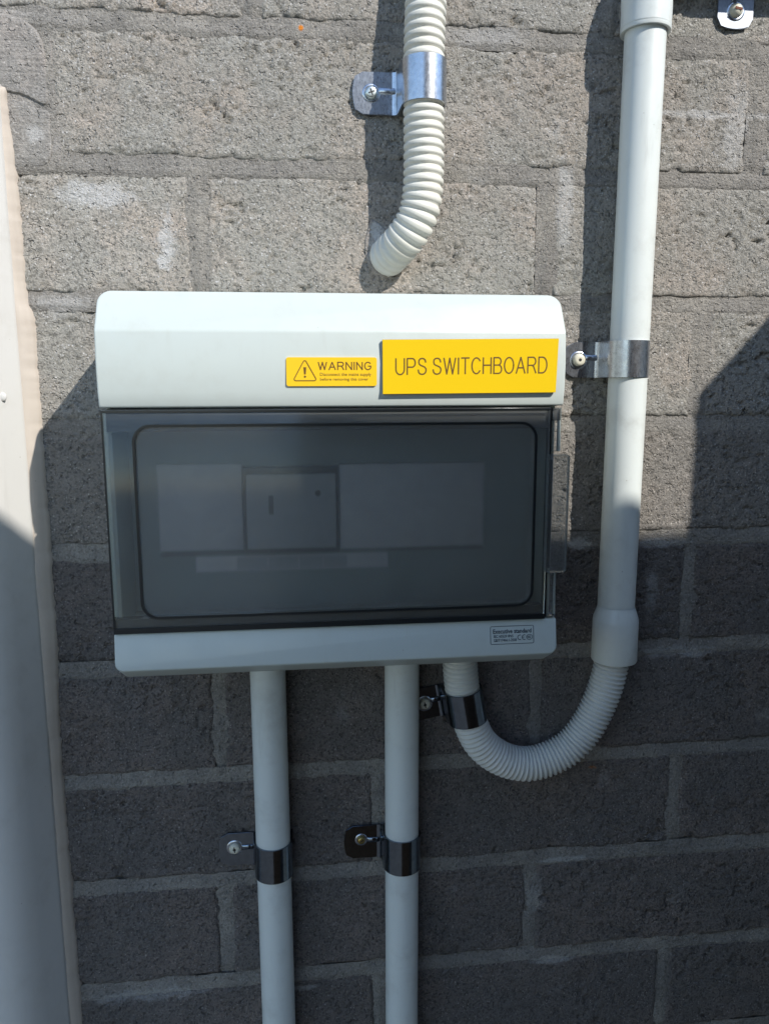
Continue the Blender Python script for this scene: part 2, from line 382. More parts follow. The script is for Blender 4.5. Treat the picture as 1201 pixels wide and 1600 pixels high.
def fast_mesh(name, V, Q, extra=()):
    """V (n,3) in mm, Q (m,4) quads, extra: one more polygon"""
    me = bpy.data.meshes.new(name); V = np.asarray(V, np.float32)*S; Q = np.asarray(Q, np.int32)
    me.vertices.add(len(V)); me.vertices.foreach_set('co', V.ravel())
    nl = Q.size + len(extra); nf = len(Q) + (1 if len(extra) else 0)
    me.loops.add(nl); me.loops.foreach_set('vertex_index', np.concatenate([Q.ravel(), np.asarray(extra, np.int32)]).astype(np.int32))
    me.polygons.add(nf); me.polygons.foreach_set('loop_start', np.arange(nf, dtype=np.int32)*4)
    me.polygons.foreach_set('use_smooth', np.ones(nf, bool))
    me.update(calc_edges=True); me.validate(); return me
# ------------------------------------------------------------------ noise on arrays
_rng = np.random.default_rng(3); _tab = _rng.random((64, 64))
def vnoise(x, y):
    xi = np.floor(x).astype(int); yi = np.floor(y).astype(int); fx = x-xi; fy = y-yi
    fx = fx*fx*(3-2*fx); fy = fy*fy*(3-2*fy); g = lambda a, b: _tab[a % 64, b % 64]
    return (g(xi, yi)*(1-fx)+g(xi+1, yi)*fx)*(1-fy) + (g(xi, yi+1)*(1-fx)+g(xi+1, yi+1)*fx)*fy
def fbm(x, y, o=4):
    r = 0; a = .5
    for i in range(o): r = r + a*vnoise(x*2**i+17*i, y*2**i+5*i); a *= .5
    return r - .5*(1-.5**o)*1.0

# ------------------------------------------------------------------ the brick wall
wall = thing('brick_wall', 'grey concrete brick wall with wide mortar joints behind the switchboard and conduits', 'wall')
LEN, HGT, COURSE = 230.0, 76.0, 86.0
def brick(x0, x1, z0, z1, material, seed):
    st = 1.3 if (x1 > -5 and x0 < 590 and -800 < z1 < 120) else 6.0; nx = max(4, int((x1-x0)/st)); nz = int((z1-z0)/st); X, Z = np.meshgrid(np.linspace(x0, x1, nx+1), np.linspace(z0, z1, nz+1))
    # ragged outline
    ed = np.minimum(np.minimum(X-x0, x1-X), np.minimum(Z-z0, z1-Z))
    wob = np.clip(1-ed/10, 0, 1)
    Xn = X + wob*4.2*fbm(Z/9+seed*3.1, X/30+seed, 5); Zn = Z + wob*3.4*fbm(X/11+seed*7.7, Z/30-seed, 5)
    D = 1.3*fbm(X/34+seed, Z/30, 3) + .9*fbm(X/7, Z/7+seed, 3)
    D = D + .45*(fbm(X/2.7+seed, Z/2.7, 2))
    tilt = random.uniform(-.4, .4); D = D + tilt*(Z-(z0+z1)/2)/HGT*1.5
    # worn arrises, with bites out of the lower edge
    D = D - 1.5*np.clip(1-ed/2.4, 0, 1)**1.5 - 2.0*np.clip(1-ed/5, 0, 1)*np.clip(fbm(X/12+seed*2, Z/12, 3)*5-.4, 0, 1)
    # pits
    dens = np.clip(.5+2.2*fbm(X/45+seed*3, Z/30, 3), .3, 1)
    D = D + .5*fbm(X/1.9+seed*2, Z/1.9+7, 2)
    pit = np.clip((fbm(X/5.0+seed*5, Z/4.0+2, 3)-.12)*8, 0, 1)*dens; D = D - 2.6*pit
    pit2 = np.clip((fbm(X/2.6+seed*9, Z/2.3+5, 2)-.15)*9, 0, 1)*dens; D = D - 2.0*pit2
    D = D - 1.4*np.clip((fbm(X/9+seed*11, Z/6+8, 4)-.2)*9, 0, 1)
    n, k = nz+1, nx+1; V = np.stack([Xn.ravel(), -D.ravel(), Zn.ravel()], 1)
    idx = np.arange(n*k).reshape(n, k)
    F = np.stack([idx[:-1, :-1].ravel(), idx[:-1, 1:].ravel(), idx[1:, 1:].ravel(), idx[1:, :-1].ravel()], 1)
    loop = list(idx[0, :]) + list(idx[1:, -1]) + list(idx[-1, -2::-1]) + list(idx[-2:0:-1, 0])
    base = len(V); B = V[loop].copy(); B[:, 1] = 9.0; V = np.concatenate([V, B]); L = len(loop)
    F = np.concatenate([F, np.array([(int(loop[i]), base+i, base+(i+1) % L, int(loop[(i+1) % L])) for i in range(L)])])
    me = fast_mesh('brick', V, F)
    return link('brick', me, material, wall)
PERP = {-2: 159, -1: 270, 0: 159, 1: 270, 2: 120, 3: 238, 4: 121, 5: 240, 6: 121, 7: 238.5, 8: 121.5, 9: 238.5, 10: 120, 11: 238}
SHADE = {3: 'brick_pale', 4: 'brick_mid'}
XL = -160
perps = []
for r in range(-2, 12):
    zt = -COURSE*r + HGT; zb = -COURSE*r
    c = PERP[r]
    while c > XL: c -= 240
    while c < 820:
        gp = 6.3 if r <= 3 else 5.0
        x0, x1 = c+gp+random.uniform(-1, 1), c+240-gp+random.uniform(-1, 1)
        if r == 1 and c < 31 < c+10: x0 = 33
        if x1 > XL and x0 < 760 and not (r in (0, 1) and x1 < 40 and x1 > 10):
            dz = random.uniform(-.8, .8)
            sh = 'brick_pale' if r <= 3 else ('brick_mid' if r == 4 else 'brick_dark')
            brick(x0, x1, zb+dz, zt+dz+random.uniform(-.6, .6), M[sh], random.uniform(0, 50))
        perps.append((c, zb, zt)); c += 240

def grid_surface(vs, fs, x0, x1, z0, z1, sx, sz, dfun):
    nx = max(1, int((x1-x0)/sx)); nz = max(1, int((z1-z0)/sz)); X, Z = np.meshgrid(np.linspace(x0, x1, nx+1), np.linspace(z0, z1, nz+1)); D = dfun(X, Z)
    b = len(vs); vs += np.stack([X.ravel(), -D.ravel(), Z.ravel()], 1).tolist(); idx = np.arange((nz+1)*(nx+1)).reshape(nz+1, nx+1) + b
    fs += np.stack([idx[:-1, :-1].ravel(), idx[:-1, 1:].ravel(), idx[1:, 1:].ravel(), idx[1:, :-1].ravel()], 1).tolist()
vs, fs = [], []
for r in range(-2, 13):
    zj = -COURSE*r            # underside of the bricks above the joint
    def prof(X, Z, zj=zj):
        t = np.clip((zj - Z)/10, -.3, 1.35)      # 0 at the brick above, 1 at the brick below: struck joint, recessed at the top
        base = 1.7 if zj > -380 else 2.4
        rec = -base + (base-.3)*np.clip(t, 0, 1)**.75 + 1.0*fbm(X/22+zj, Z/5, 4) + .7*fbm(X/4+zj, Z/2, 2)
        cl = np.clip(fbm(X/26+zj*.9, Z*0+5.3, 3)*7+.1, 0, 1); rec = rec + cl*(base-.2)*np.clip(1-t, 0, 1)
        smear = np.clip(fbm(X/40+zj*1.7, Z/60, 2)*5+.1, 0, 1) if zj > -300 else np.clip(fbm(X/40+zj*1.7, Z/60, 2)*5-.5, 0, 1)
        over = np.clip((t-1)/.35, 0, 1); return rec + smear*1.1*np.clip(t*2-.6, 0, 1) - over*(1.4-smear*.6)
    grid_surface(vs, fs, XL, 760, zj-13.5, zj+1.5, 2.2, 1.2, prof)
for c, zb, zt in perps:
    def profv(X, Z, c=c, zb=zb):
        t = np.abs(X-c)/5
        X = X + 0*Z
        return -1.6*np.clip(1-(Z-zb)/6, 0, 1) + (-.5 if zb > -300 else -1.7) + 1.3*fbm(X/5, Z/16+c, 4) + .6*fbm(X/3, Z/3+c, 2) + .9*np.clip(1-t, 0, 1)
    grid_surface(vs, fs, c-8.5, c+8.5, zb-1, zt+1, 1.6, 2.2, profv)
link('mortar', pyd('mortar', vs, fs), M['mortar'], wall, smooth=True)
# hard backing behind everything
b = box('backing', M['mortar'], wall, XL, 760, -60, -4.2, -960, 250)
# hand-trowelled mortar patches at the top left
def patch(outline, h, seed):
    n = 60; P = [Vector(p) for p in outline]; 
    x0 = min(p.x for p in P); x1 = max(p.x for p in P); z0 = min(p.y for p in P); z1 = max(p.y for p in P)
    vs, fs = [], []; cx, cz = (x0+x1)/2, (z0+z1)/2
    # radial fill: rings from the outline to the centre
    C, s = spline([(p.x, 0, p.y) for p in P+[P[0]]], 1.6); N = len(C); R = 22
    for k in range(R+1):
        t = k/R
        x = C[:, 0]*(1-t)+cx*t; z = C[:, 2]*(1-t)+cz*t
        w = np.clip(1-t*3, 0, 1); x = x + w*1.2*fbm(z/4+seed, x/9, 3); z = z + w*1.2*fbm(x/4+seed, z/9, 3)
        d = h*(1-np.clip(1-t*7, 0, 1)**2) + 1.6*fbm(x/12+seed, z/12, 4)+.5*fbm(x/3, z/3, 2) - (4 if k == 0 else 0)
        vs += np.stack([x, -d, z], 1).tolist()
    for k in range(R):
        for j in range(N): fs.append((k*N+j, k*N+(j+1) % N, (k+1)*N+(j+1) % N, (k+1)*N+j))
    return link('mortar_patch', pyd('mortar_patch', vs, fs), M['patch'], wall, smooth=True)
patch([(-20, 0), (20, -1), (34, -4), (35, -50), (35, -96), (0, -98), (-20, -98), (-22, -50)], -.6, 41)
patch([(0, -4), (12, -4.5), (24, -11), (30, -22), (31, -40), (30.5, -57), (24, -57), (17, -53), (8, -51), (-4, -48), (-12, -25)], .9, 3)
patch([(7, -53.5), (14, -55), (22, -59.5), (30.5, -61), (31, -74), (30, -88), (25, -95), (10, -96.5), (-4, -95), (-6, -70)], 1.0, 9)
# pale filler trowelled round the hole where the flexible conduit enters
patch([(235, -122), (243, -126), (250, -134), (253, -146), (250, -158), (242, -161), (234, -155), (231, -140)], .9, 21).name = 'hole_filler'

# ------------------------------------------------------------------ door frame and sealant at the left
seal = [(-46, 4.6), (-60, 6), (-90, 7.8), (-130, 8.6), (-171, 8.6), (-182, 10), (-191, 12.2), (-258, 12.7), (-319, 12.6), (-357, 12.1), (-405, 12.2), (-470, 9.8), (-506, 9), (-560, 9.6), (-608, 9.5), (-705, 10.3), (-900, 10.5)]
zz = np.arange(-900, -46, 2.0); xo = np.interp(zz, [p[0] for p in seal][::-1], [p[1] for p in seal][::-1])
xo = xo + 1.5*fbm(zz/7, zz*0+3, 4) + 1.5*fbm(zz/2.6, zz*0+9, 3)
vs, fs = [], []; K = 12
for i, z in enumerate(zz):
    e = 1-max(0, (z+56)/10)**2 if z > -56 else 1
    lump = 1.2*fbm(np.array([z/26.]), np.array([4.]), 3)[0]
    for k in range(K+1):
        t = k/K; x = -3*(1-t) + xo[i]*t; d = (7.0+lump)*(1-t**2.6)*e + .9*math.sin(pi*t)*(1+lump*.4) - (2.5 if k == K else 0) + (.5 if k == K-1 else 0)
        vs.append((x, -d, z))
for i in range(len(zz)-1):
    for k in range(K): fs.append((i*(K+1)+k, i*(K+1)+k+1, (i+1)*(K+1)+k+1, (i+1)*(K+1)+k))
t = thing('door_frame', 'off-white painted door frame running up the left edge beside the brick wall', 'frame')
link('sealant', pyd('sealant', vs, fs), M['sealant'], t, smooth=True)
prof = [(2.6, 0), (2.7, 7.5), (1.6, 9.5), (-2, 15), (-7, 24), (-12, 32), (-17, 37), (-24, 41), (-34, 43), (-120, 44), (-120, 0)]
vs, fs = [], []; zs = list(np.arange(-900, -47, 12.0)) + [-47]
for z in zs:
    w = .5*float(fbm(np.array([z/60.]), np.array([1.]), 3)[0])
    for x, d in prof: vs.append((x+w, -d, z))
n = len(prof)
for i in range(len(zs)-1):
    for k in range(n): fs.append((i*n+k, i*n+(k+1) % n, (i+1)*n+(k+1) % n, (i+1)*n+k))
fs += [tuple(range(n)), tuple(range(len(vs)-1, len(vs)-n-1, -1))]
o = link('jamb', pyd('jamb', vs, fs), M['paint'], t); sharp(o, 30)
bm = bmesh.new(); bmesh.ops.create_uvsphere(bm, u_segments=16, v_segments=10, radius=2.6*S)
for v in bm.verts: v.co = Vector((v.co.x*.9-4.6*S, v.co.y*.5-21*S, v.co.z*1.1-241*S))
from_bm('nail_head', bm, M['paint'], t, True)

# ------------------------------------------------------------------ the switchboard
sb = thing('switchboard', 'white plastic switchboard box with smoke tinted door fixed to the brick wall', 'switchboard', loc=(0, 0, 0))
def prism(name, prof, x0, x1, material, corner=(), rad=8, bev=1.4):
    """prof: (d, z) outline extruded from x0 to x1; edges of the ends whose profile vertex is listed in corner are rounded by rad"""
    n = len(prof); vs = [(x0, -d, z) for d, z in prof] + [(x1, -d, z) for d, z in prof]
    fs = [tuple(range(n-1, -1, -1)), tuple(range(n, 2*n))] + [(i, (i+1) % n, n+(i+1) % n, n+i) for i in range(n)]
    bm = bmesh.new(); bm.from_mesh(pyd(name, vs, fs)); bm.verts.ensure_lookup_table(); bmesh.ops.recalc_face_normals(bm, faces=bm.faces)
    ed = []
    for a, b in corner:
        for s in (0, n):
            e = bm.edges.get((bm.verts[a+s], bm.verts[b+s]))
            if e: ed.append(e)
    if ed: bmesh.ops.bevel(bm, geom=ed, offset=rad*S, segments=6, profile=.5, affect='EDGES')
    if bev:
        es = [e for e in bm.edges if len(e.link_faces) == 2 and e.calc_face_angle(0) > radians(25)]
        bmesh.ops.bevel(bm, geom=es, offset=bev*S, segments=3, profile=.5, affect='EDGES', clamp_overlap=True)
    o = from_bm(name, bm, material, sb); sharp(o, 32); return o
X0, X1 = 72.0, 342.4
# back shell fixed to the wall
box('back_shell', M['box'], sb, 76, 338.5, 0.5, 30, -409, -186, bevel=4)
box('side_wall', M['box'], sb, 74, 76.6, 30.2, 86, -380, -247, bevel=.5)
box('side_wall', M['box'], sb, 337.5, 340, 30.2, 86, -380, -247, bevel=.5)
# hood: sloping top, front face gently rolling in at its lower edge
prism('top_cover', [(30.5, -246.8), (30.5, -182.2), (81, -180.9), (95, -203.8), (96.2, -222), (95.6, -238), (94.0, -246.8)], X0, X1, M['box'], corner=[(1, 2)], rad=7.5, bev=1.2)
prism('bottom_cover', [(30.5, -379.9), (93.2, -379.9), (96.6, -401.8), (80, -411.5), (30.5, -411.5)], X0+.6, X1+.2, M['box_lip'], corner=[(2, 3)], rad=5, bev=1.0)
# inner cover with the module opening
box('inner_cover', M['cavity'], sb, 77, 337, 44, 46.5, -379.5, -247.2)
box('blank_strip', M['inner'], sb, 94.5, 147.2, 46.6, 52, -339, -283.5, bevel=.8)
box('blank_strip', M['inner'], sb, 209, 304.5, 46.6, 53, -340, -284.5, bevel=.8)
br = box('breaker', M['near_black'], sb, 147.6, 208.6, 46.6, 56, -341.5, -285.5, bevel=1)
box('breaker_face', M['face'], br, 150, 206.5, 56.1, 60, -337.5, -289.5, bevel=1.2)
box('toggle', M['inner_dark'], br, 164, 167, 60.1, 60.6, -315, -303)
bm = bmesh.new(); bmesh.ops.create_cone(bm, cap_ends=True, segments=16, radius1=1.9*S, radius2=1.9*S, depth=.6*S, matrix=Matrix.Translation(Vector((195, -60.4, -302))*S) @ Matrix.Rotation(pi/2, 4, 'X'))
from_bm('indicator', bm, M['near_black'], br)
box('opening_edge', M['inner_dark'], sb, 94.5, 304.5, 46.6, 49, -343, -340.6)
ls = box('label_strip', M['inner'], sb, 116, 241, 47.5, 48, -354, -344)
for i, (a, c) in enumerate(((142, 162), (162.5, 182), (182.5, 198), (198.5, 214))): box('marking', M['face'], ls, a, c, 48.1, 48.3, -353, -345)
# the smoke tinted door
door = from_bm('door', box_bm(X0+.8, 334.6, 91.6, 94.2, -379.2, -248.0, bevel=.5), M['smoke'], sb)
sharp(door)
box('door_return', M['smoke'], door, X0+.8, X0+2.6, 70, 91.4, -379.2, -248.0)
ring('raised_rim', rrect(90.2, 325.6, -370, -257, 9.5), 1.5, 94.25, 95.7, M['smoke_edge'], door)
pane = plate('raised_pane', rrect(91.0, 324.8, -369.2, -257.8, 8.8), 94.3, 95.3, M['smoke_blur'], door, bevel=.4)
box('bottom_shade_strip', M['near_black'], door, X0+1.2, 334, 84, 91.3, -379.0, -371.6)  # dark strip standing in for the shade behind the door's foot
box('bottom_shade_edge', M['smoke_edge'], door, X0+.9, 334.4, 94.3, 94.9, -379.3, -376.2)  # same shade painted again as a strip in front of the sheet
box('side_edge', M['smoke_edge'], door, X0+.9, X0+1.9, 94.3, 94.8, -376.1, -248.3)
box('top_edge', M['smoke_edge'], door, X0+2.0, 334.4, 94.3, 94.8, -249.6, -248.3)
box('top_sun_stop', M['sun_stop'], door, X0+3, 336, 84, 91.3, -260.5, -247.6)  # strip added and lengthened to keep stray sun out of the box
for x, z in ((96, -252.5), (90.5, -373.5), (321, -252.5), (326, -372)):
    bm = bmesh.new(); bmesh.ops.create_cone(bm, cap_ends=True, segments=16, radius1=3.0*S, radius2=3.0*S, depth=6*S, matrix=Matrix.Translation(Vector((x, -87.5, z))*S) @ Matrix.Rotation(pi/2, 4, 'X'))
    from_bm('pin', bm, M['inner_dark'], door)
box('corner_sun_stop', M['sun_stop'], door, 336.6, 341.0, 86.6, 91.0, -256.0, -248.8)  # added inside the edge strip to block a sun leak
# latch side column, split above and below the handle
box('edge_strip', M['smoke'], door, 336.0, 341.6, 86, 93.6, -274.5, -248.2, bevel=.6)
box('edge_strip', M['smoke'], door, 336.0, 341.6, 86, 93.6, -379.0, -350.5, bevel=.6)
box('seam', M['smoke_edge'], door, 334.7, 335.9, 86, 92.5, -379.0, -248.2)
M['smoke_handle'] = M['smoke'].copy(); M['smoke_handle'].name = 'smoke_handle_plastic'
[n for n in M['smoke_handle'].node_tree.nodes if n.bl_idname == 'ShaderNodeBsdfTransparent'][0].inputs[0].default_value = (.78, .80, .81, 1)
h = plate('handle', rrect(331.6, 345.2, -348.6, -275.8, 2.0, 5), 97.8, 100.4, M['smoke_handle'], sb, bevel=.5); 
ring('handle_edge', rrect(332.0, 344.8, -348.2, -276.2, 1.8, 5), .55, 97.9, 101.0, M['smoke'], h)
box('handle_stem', M['smoke_edge'], h, 333.0, 335.5, 93.8, 97.7, -346, -279)
text('embossed_word', 'OPEN', M['smoke'], h, 337.6, 342.2, -325.5, -300.5, 100.45, rot=1, thick=.5)
# labels
pl = plate('name_plate', [(232.6, -239.6), (336.0, -239.0), (336.9, -207.6), (232.4, -208.6)], 96.25, 97.5, M['plate_edge'], sb)
plate('plate_face', [(232.6, -239.55), (335.9, -238.95), (336.8, -207.65), (232.45, -208.65)], 97.53, 97.9, M['yellow'], pl)
strokes('plate_lettering', 'UPS SWITCHBOARD', M['ink'], pl, 240.2, 330.0, -228.5, -219.4, 97.9, .80, slope=1.0)
wp = plate('warning_sticker', rrect(177.3, 229.2, -234.9, -218.6, 1.3, 4), 95.6, 96.75, M['yellow_sticker'], sb)
strokes('warning_lettering', 'WARNING', M['ink'], wp, 195.6, 225.9, -225.6, -221.4, 96.76, .66, gap=.3)
text('warning_lettering', 'Disconnect the mains supply', M['ink'], wp, 196.5, 226.0, -229.7, -227.3, 96.7, bold=.008, spacing=1.02)
text('warning_lettering', 'before removing this cover', M['ink'], wp, 196.5, 224.2, -232.3, -230.1, 96.7, bold=.008, spacing=1.02)
tri = []
for cx, cz, a0 in ((187.9, -221.4, 30), (182.6, -230.9, 150), (193.2, -230.9, 270)):
    for i in range(5): a = radians(a0+120*i/4); tri.append((cx+.9*cos(a), cz+.9*sin(a)))
ring('warning_triangle', tri, .5, 96.75, 96.9, M['ink'], wp)
plate('exclamation_mark', [(187.1, -224.2), (188.7, -224.2), (188.35, -228.2), (187.45, -228.2)], 96.78, 96.9, M['ink'], wp)
plate('exclamation_dot', rrect(187.3, 188.5, -230.1, -228.9, .55, 4), 96.78, 96.9, M['ink'], wp)
# standard mark printed on the lower lip (lip leans out 3.4 mm over 21.9 mm)
def lip(z): return 93.2 + (-379.9 - z)*3.4/21.9
st = thing_lip = ring('standards_mark', rrect(300.0, 327.6, -394.6, -383.6, .8, 4), .32, 0, .12, M['ink_blue'], sb)
text('standards_lettering', 'Executive standard', M['ink_blue'], st, 301.6, 326.2, -388.1, -385.3, .0, bold=.02)
text('standards_lettering', 'IEC 60529 IP65', M['ink_blue'], st, 302.0, 314.5, -390.6, -388.9, .0, bold=.006)
text('standards_lettering', 'GB/T17466.1-2008', M['ink_blue'], st, 302.0, 316.6, -393.1, -391.3, .0, bold=.006)
def arc(cx, cz, r, a0, a1, n=12): return [(cx+r*cos(radians(a0+(a1-a0)*i/n)), cz+r*sin(radians(a0+(a1-a0)*i/n))) for i in range(n+1)]
ring('conformity_mark', arc(318.8, -390.8, 1.45, 65, 295), .42, 0, .12, M['ink_blue'], st, closed=False)
ring('conformity_mark', arc(321.6, -390.8, 1.45, 65, 295), .42, 0, .12, M['ink_blue'], st, closed=False)
ring('conformity_mark', [(320.2, -390.8), (321.5, -390.8)], .4, 0, .12, M['ink_blue'], st, closed=False)
ell = [(324.9+1.95*cos(a), -390.8+1.6*sin(a)) for a in np.linspace(0, 2*pi, 24, endpoint=False)]
ring('certification_mark', ell, .3, 0, .12, M['ink_blue'], st)
for q in (-.75, .0, .75): ring('certification_mark', arc(324.9+q, -390.8, .6, 60, 300, 8), .28, 0, .12, M['ink_blue'], st, closed=False)
for o in [st] + list(st.children):
    for v in o.data.vertices:
        v.co.y = v.co.y - lip(v.co.z/S)*S - .06*S

# ------------------------------------------------------------------ conduits
def pipe(cx, d, R, ztop, zbot, label, lean=0):
    t = thing('conduit', label, 'conduit', 'straight conduits under the switchboard', loc=(0, 0, 0))
    lathe_z('pipe', [(ztop, R-1.5), (ztop, R), (zbot, R), (zbot, R-1.5)], cx, d, M['pvc'], t, 64, lean=(lean, 0))
    lathe_z('socket', [(ztop+1, R-1), (ztop+1, R+1.4), (ztop-1.2, R+1.6), (ztop-1.6, R+.02)], cx, d, M['pvc'], t, 64)
    return t
pipe(158.4, 15.2, 12.6, -411.8, -930, 'straight grey-white conduit leaving the switchboard at the lower left', lean=-.0035)
pipe(255.1, 15.2, 12.6, -411.8, -930, 'straight grey-white conduit below the middle of the switchboard')

t = thing('rigid_conduit', 'long white rigid conduit with flared lower end running up the wall right of the switchboard', 'conduit')
R = 13.4
lathe_z('pipe', [(20, R), (-396, R)], 417.0, 17.0, M['pvc'], t, 64, lean=(.0055, 0))
bx = 417.0 - .0055*416
lathe_z('flared_end', [(-395.5, R+.03), (-397, R+.3), (-400, R+1.4), (-404, R+2.7), (-407, R+3.1), (-436.3, R+3.2), (-437.2, R+2.9), (-437.2, R+.6), (-425, R+.4)], bx-.3, 18.0, M['pvc'], t, 64)
# elbow fitting at the top, turning right out of the picture
pth = [(416.8, -17, -5), (417, -17, 8), (417, -17, 17), (421, -17, 32), (431, -17, 44), (446, -17, 51), (462, -17, 52)]
C_, s_ = spline(pth, 1.0); Ls = s_[-1]
tube('elbow', pth, 1.0, lambda s: 16.2 if 1.2 < s < Ls-1 else 15.2, M['pvc'], t, 56)
ring_me = lathe_z('elbow_rim', [(-3, 13.6), (-5, 13.6), (-5.3, 14.4), (-5.2, 16.0), (-4.4, 16.22), (-3, 16.25)], 416.85, 17, M['pvc'], t, 64)
vs, fs = [], []
t2 = tube('top_run', [(455, -17, 52), (600, -17, 52), (900, -17, 52)], 20, lambda s: R, M['pvc'], t, 48)

def ribbed(R, pitch, depth, sharpn):
    def f(s):
        u = (s/pitch) % 1.0; g = math.exp(-((u-.5)/sharpn)**4)
        return R - depth*g + .12*cos(2*pi*u)
    return f
t = thing('flexible_conduit', 'cream ribbed flexible conduit coming down from the top and bending into the wall', 'conduit')
tube('corrugated_tube', [(278, -17, 110), (276, -17, 70), (271.0, -18, 25), (268.8, -21, -10), (268.0, -22, -40), (268.3, -22, -80), (268, -22.5, -104), (266.2, -22, -119), (261.5, -19.5, -131), (255, -13.5, -140), (249.5, -5, -145.5), (246.5, 4, -148), (245, 14, -149)], .62, ribbed(13.1, 5.35, 1.25, .21), M['pvc_flex'], t, 44)
t = thing('flexible_conduit', 'pale ribbed flexible conduit looping in a U from under the switchboard to the right conduit', 'conduit')
tube('corrugated_tube', [(297.0, -20, -405), (296.9, -20, -425), (297.6, -20, -442), (300, -20, -460), (304.5, -20, -478), (313.5, -20, -497), (329, -20, -510), (347.8, -20, -515.6), (366.4, -20, -512.5), (382.8, -20, -503.5), (395, -19.5, -489), (403.2, -19, -473), (409, -18.5, -457), (412.6, -18, -440), (414, -18, -425)], .42, ribbed(12.7, 3.42, 1.6, .25), M['pvc_flex_grey'], t, 44)

# ------------------------------------------------------------------ saddles with their screws
def screw(parent, x, z, d, kind):
    r, hh = {'pan': (4.1, 2.6), 'cap': (4.4, 3.4), 'slot': (4.1, 3.2), 'brass': (2.9, 2.4), 'dome': (4.6, 4.2)}[kind]
    m = {'pan': M['zinc_dull'], 'cap': M['screw_cap'], 'slot': M['screw_cap'], 'brass': M['brass'], 'dome': M['screw_cap']}[kind]
    vs, fs = [], []; prof = [(r*.9, 0), (r, .15*hh), (r, .5*hh), (r*.9, .8*hh), (r*.72, hh), (r*.45, hh*1.02), (0.01, hh*1.03)]
    if kind == 'dome': prof = [(r*cos(a), hh*sin(a)) for a in np.linspace(0, pi/2-.01, 9)]
    N = 28
    for rr, q in prof:
        for j in range(N): a = 2*pi*j/N; vs.append((x+rr*cos(a), -(d+q), z+rr*sin(a)))
    for i in range(len(prof)-1):
        for j in range(N): fs.append((i*N+j, i*N+(j+1) % N, (i+1)*N+(j+1) % N, (i+1)*N+j))
    s = link('screw', pyd('screw', vs, fs), m, parent); sharp(s, 50)
    top = d + hh*1.03  # drive slots are flat dark pieces painting the recess shade; dome's is rust
    if kind in ('pan',):
        for an in (20, 110):
            a = radians(an); o = ring('painted_drive', [(x-2.2*cos(a), z-2.2*sin(a)), (x+2.2*cos(a), z+2.2*sin(a))], .75, top-.4, top+.05+an*.0004, M['slot_shade'], s, closed=False)
    if kind in ('slot', 'brass', 'dome'):
        a = radians({'slot': 95, 'brass': 30, 'dome': 80}[kind]); L = r*.55
        ring('painted_drive', [(x-L*cos(a), z-L*sin(a)), (x+L*cos(a), z+L*sin(a))], .7 if kind != 'dome' else 1.5, top-.4, top+.05, M['slot_shade'] if kind != 'dome' else M['rust'], s, closed=False)
    if kind in ('cap', 'slot'):
        plate('painted_drive', rrect(x-1.1, x+1.1, z-1.1, z+1.1, 1.05, 5), top-.3, top+.04, M['slot_shade'], s)
    # pressed washer ring round the head
    vs, fs = [], []
    for rr, q in ((r+1.9, .0), (r+1.5, .45), (r+.3, .35), (r-.5, .1)):
        for j in range(N): a = 2*pi*j/N; vs.append((x+rr*cos(a), -(d+q), z+rr*sin(a)))
    for i in range(3):
        for j in range(N): fs.append((i*N+j, i*N+(j+1) % N, (i+1)*N+(j+1) % N, (i+1)*N+j))
    link('washer_ring', pyd('washer_ring', vs, fs), M['zinc'], s, smooth=True)
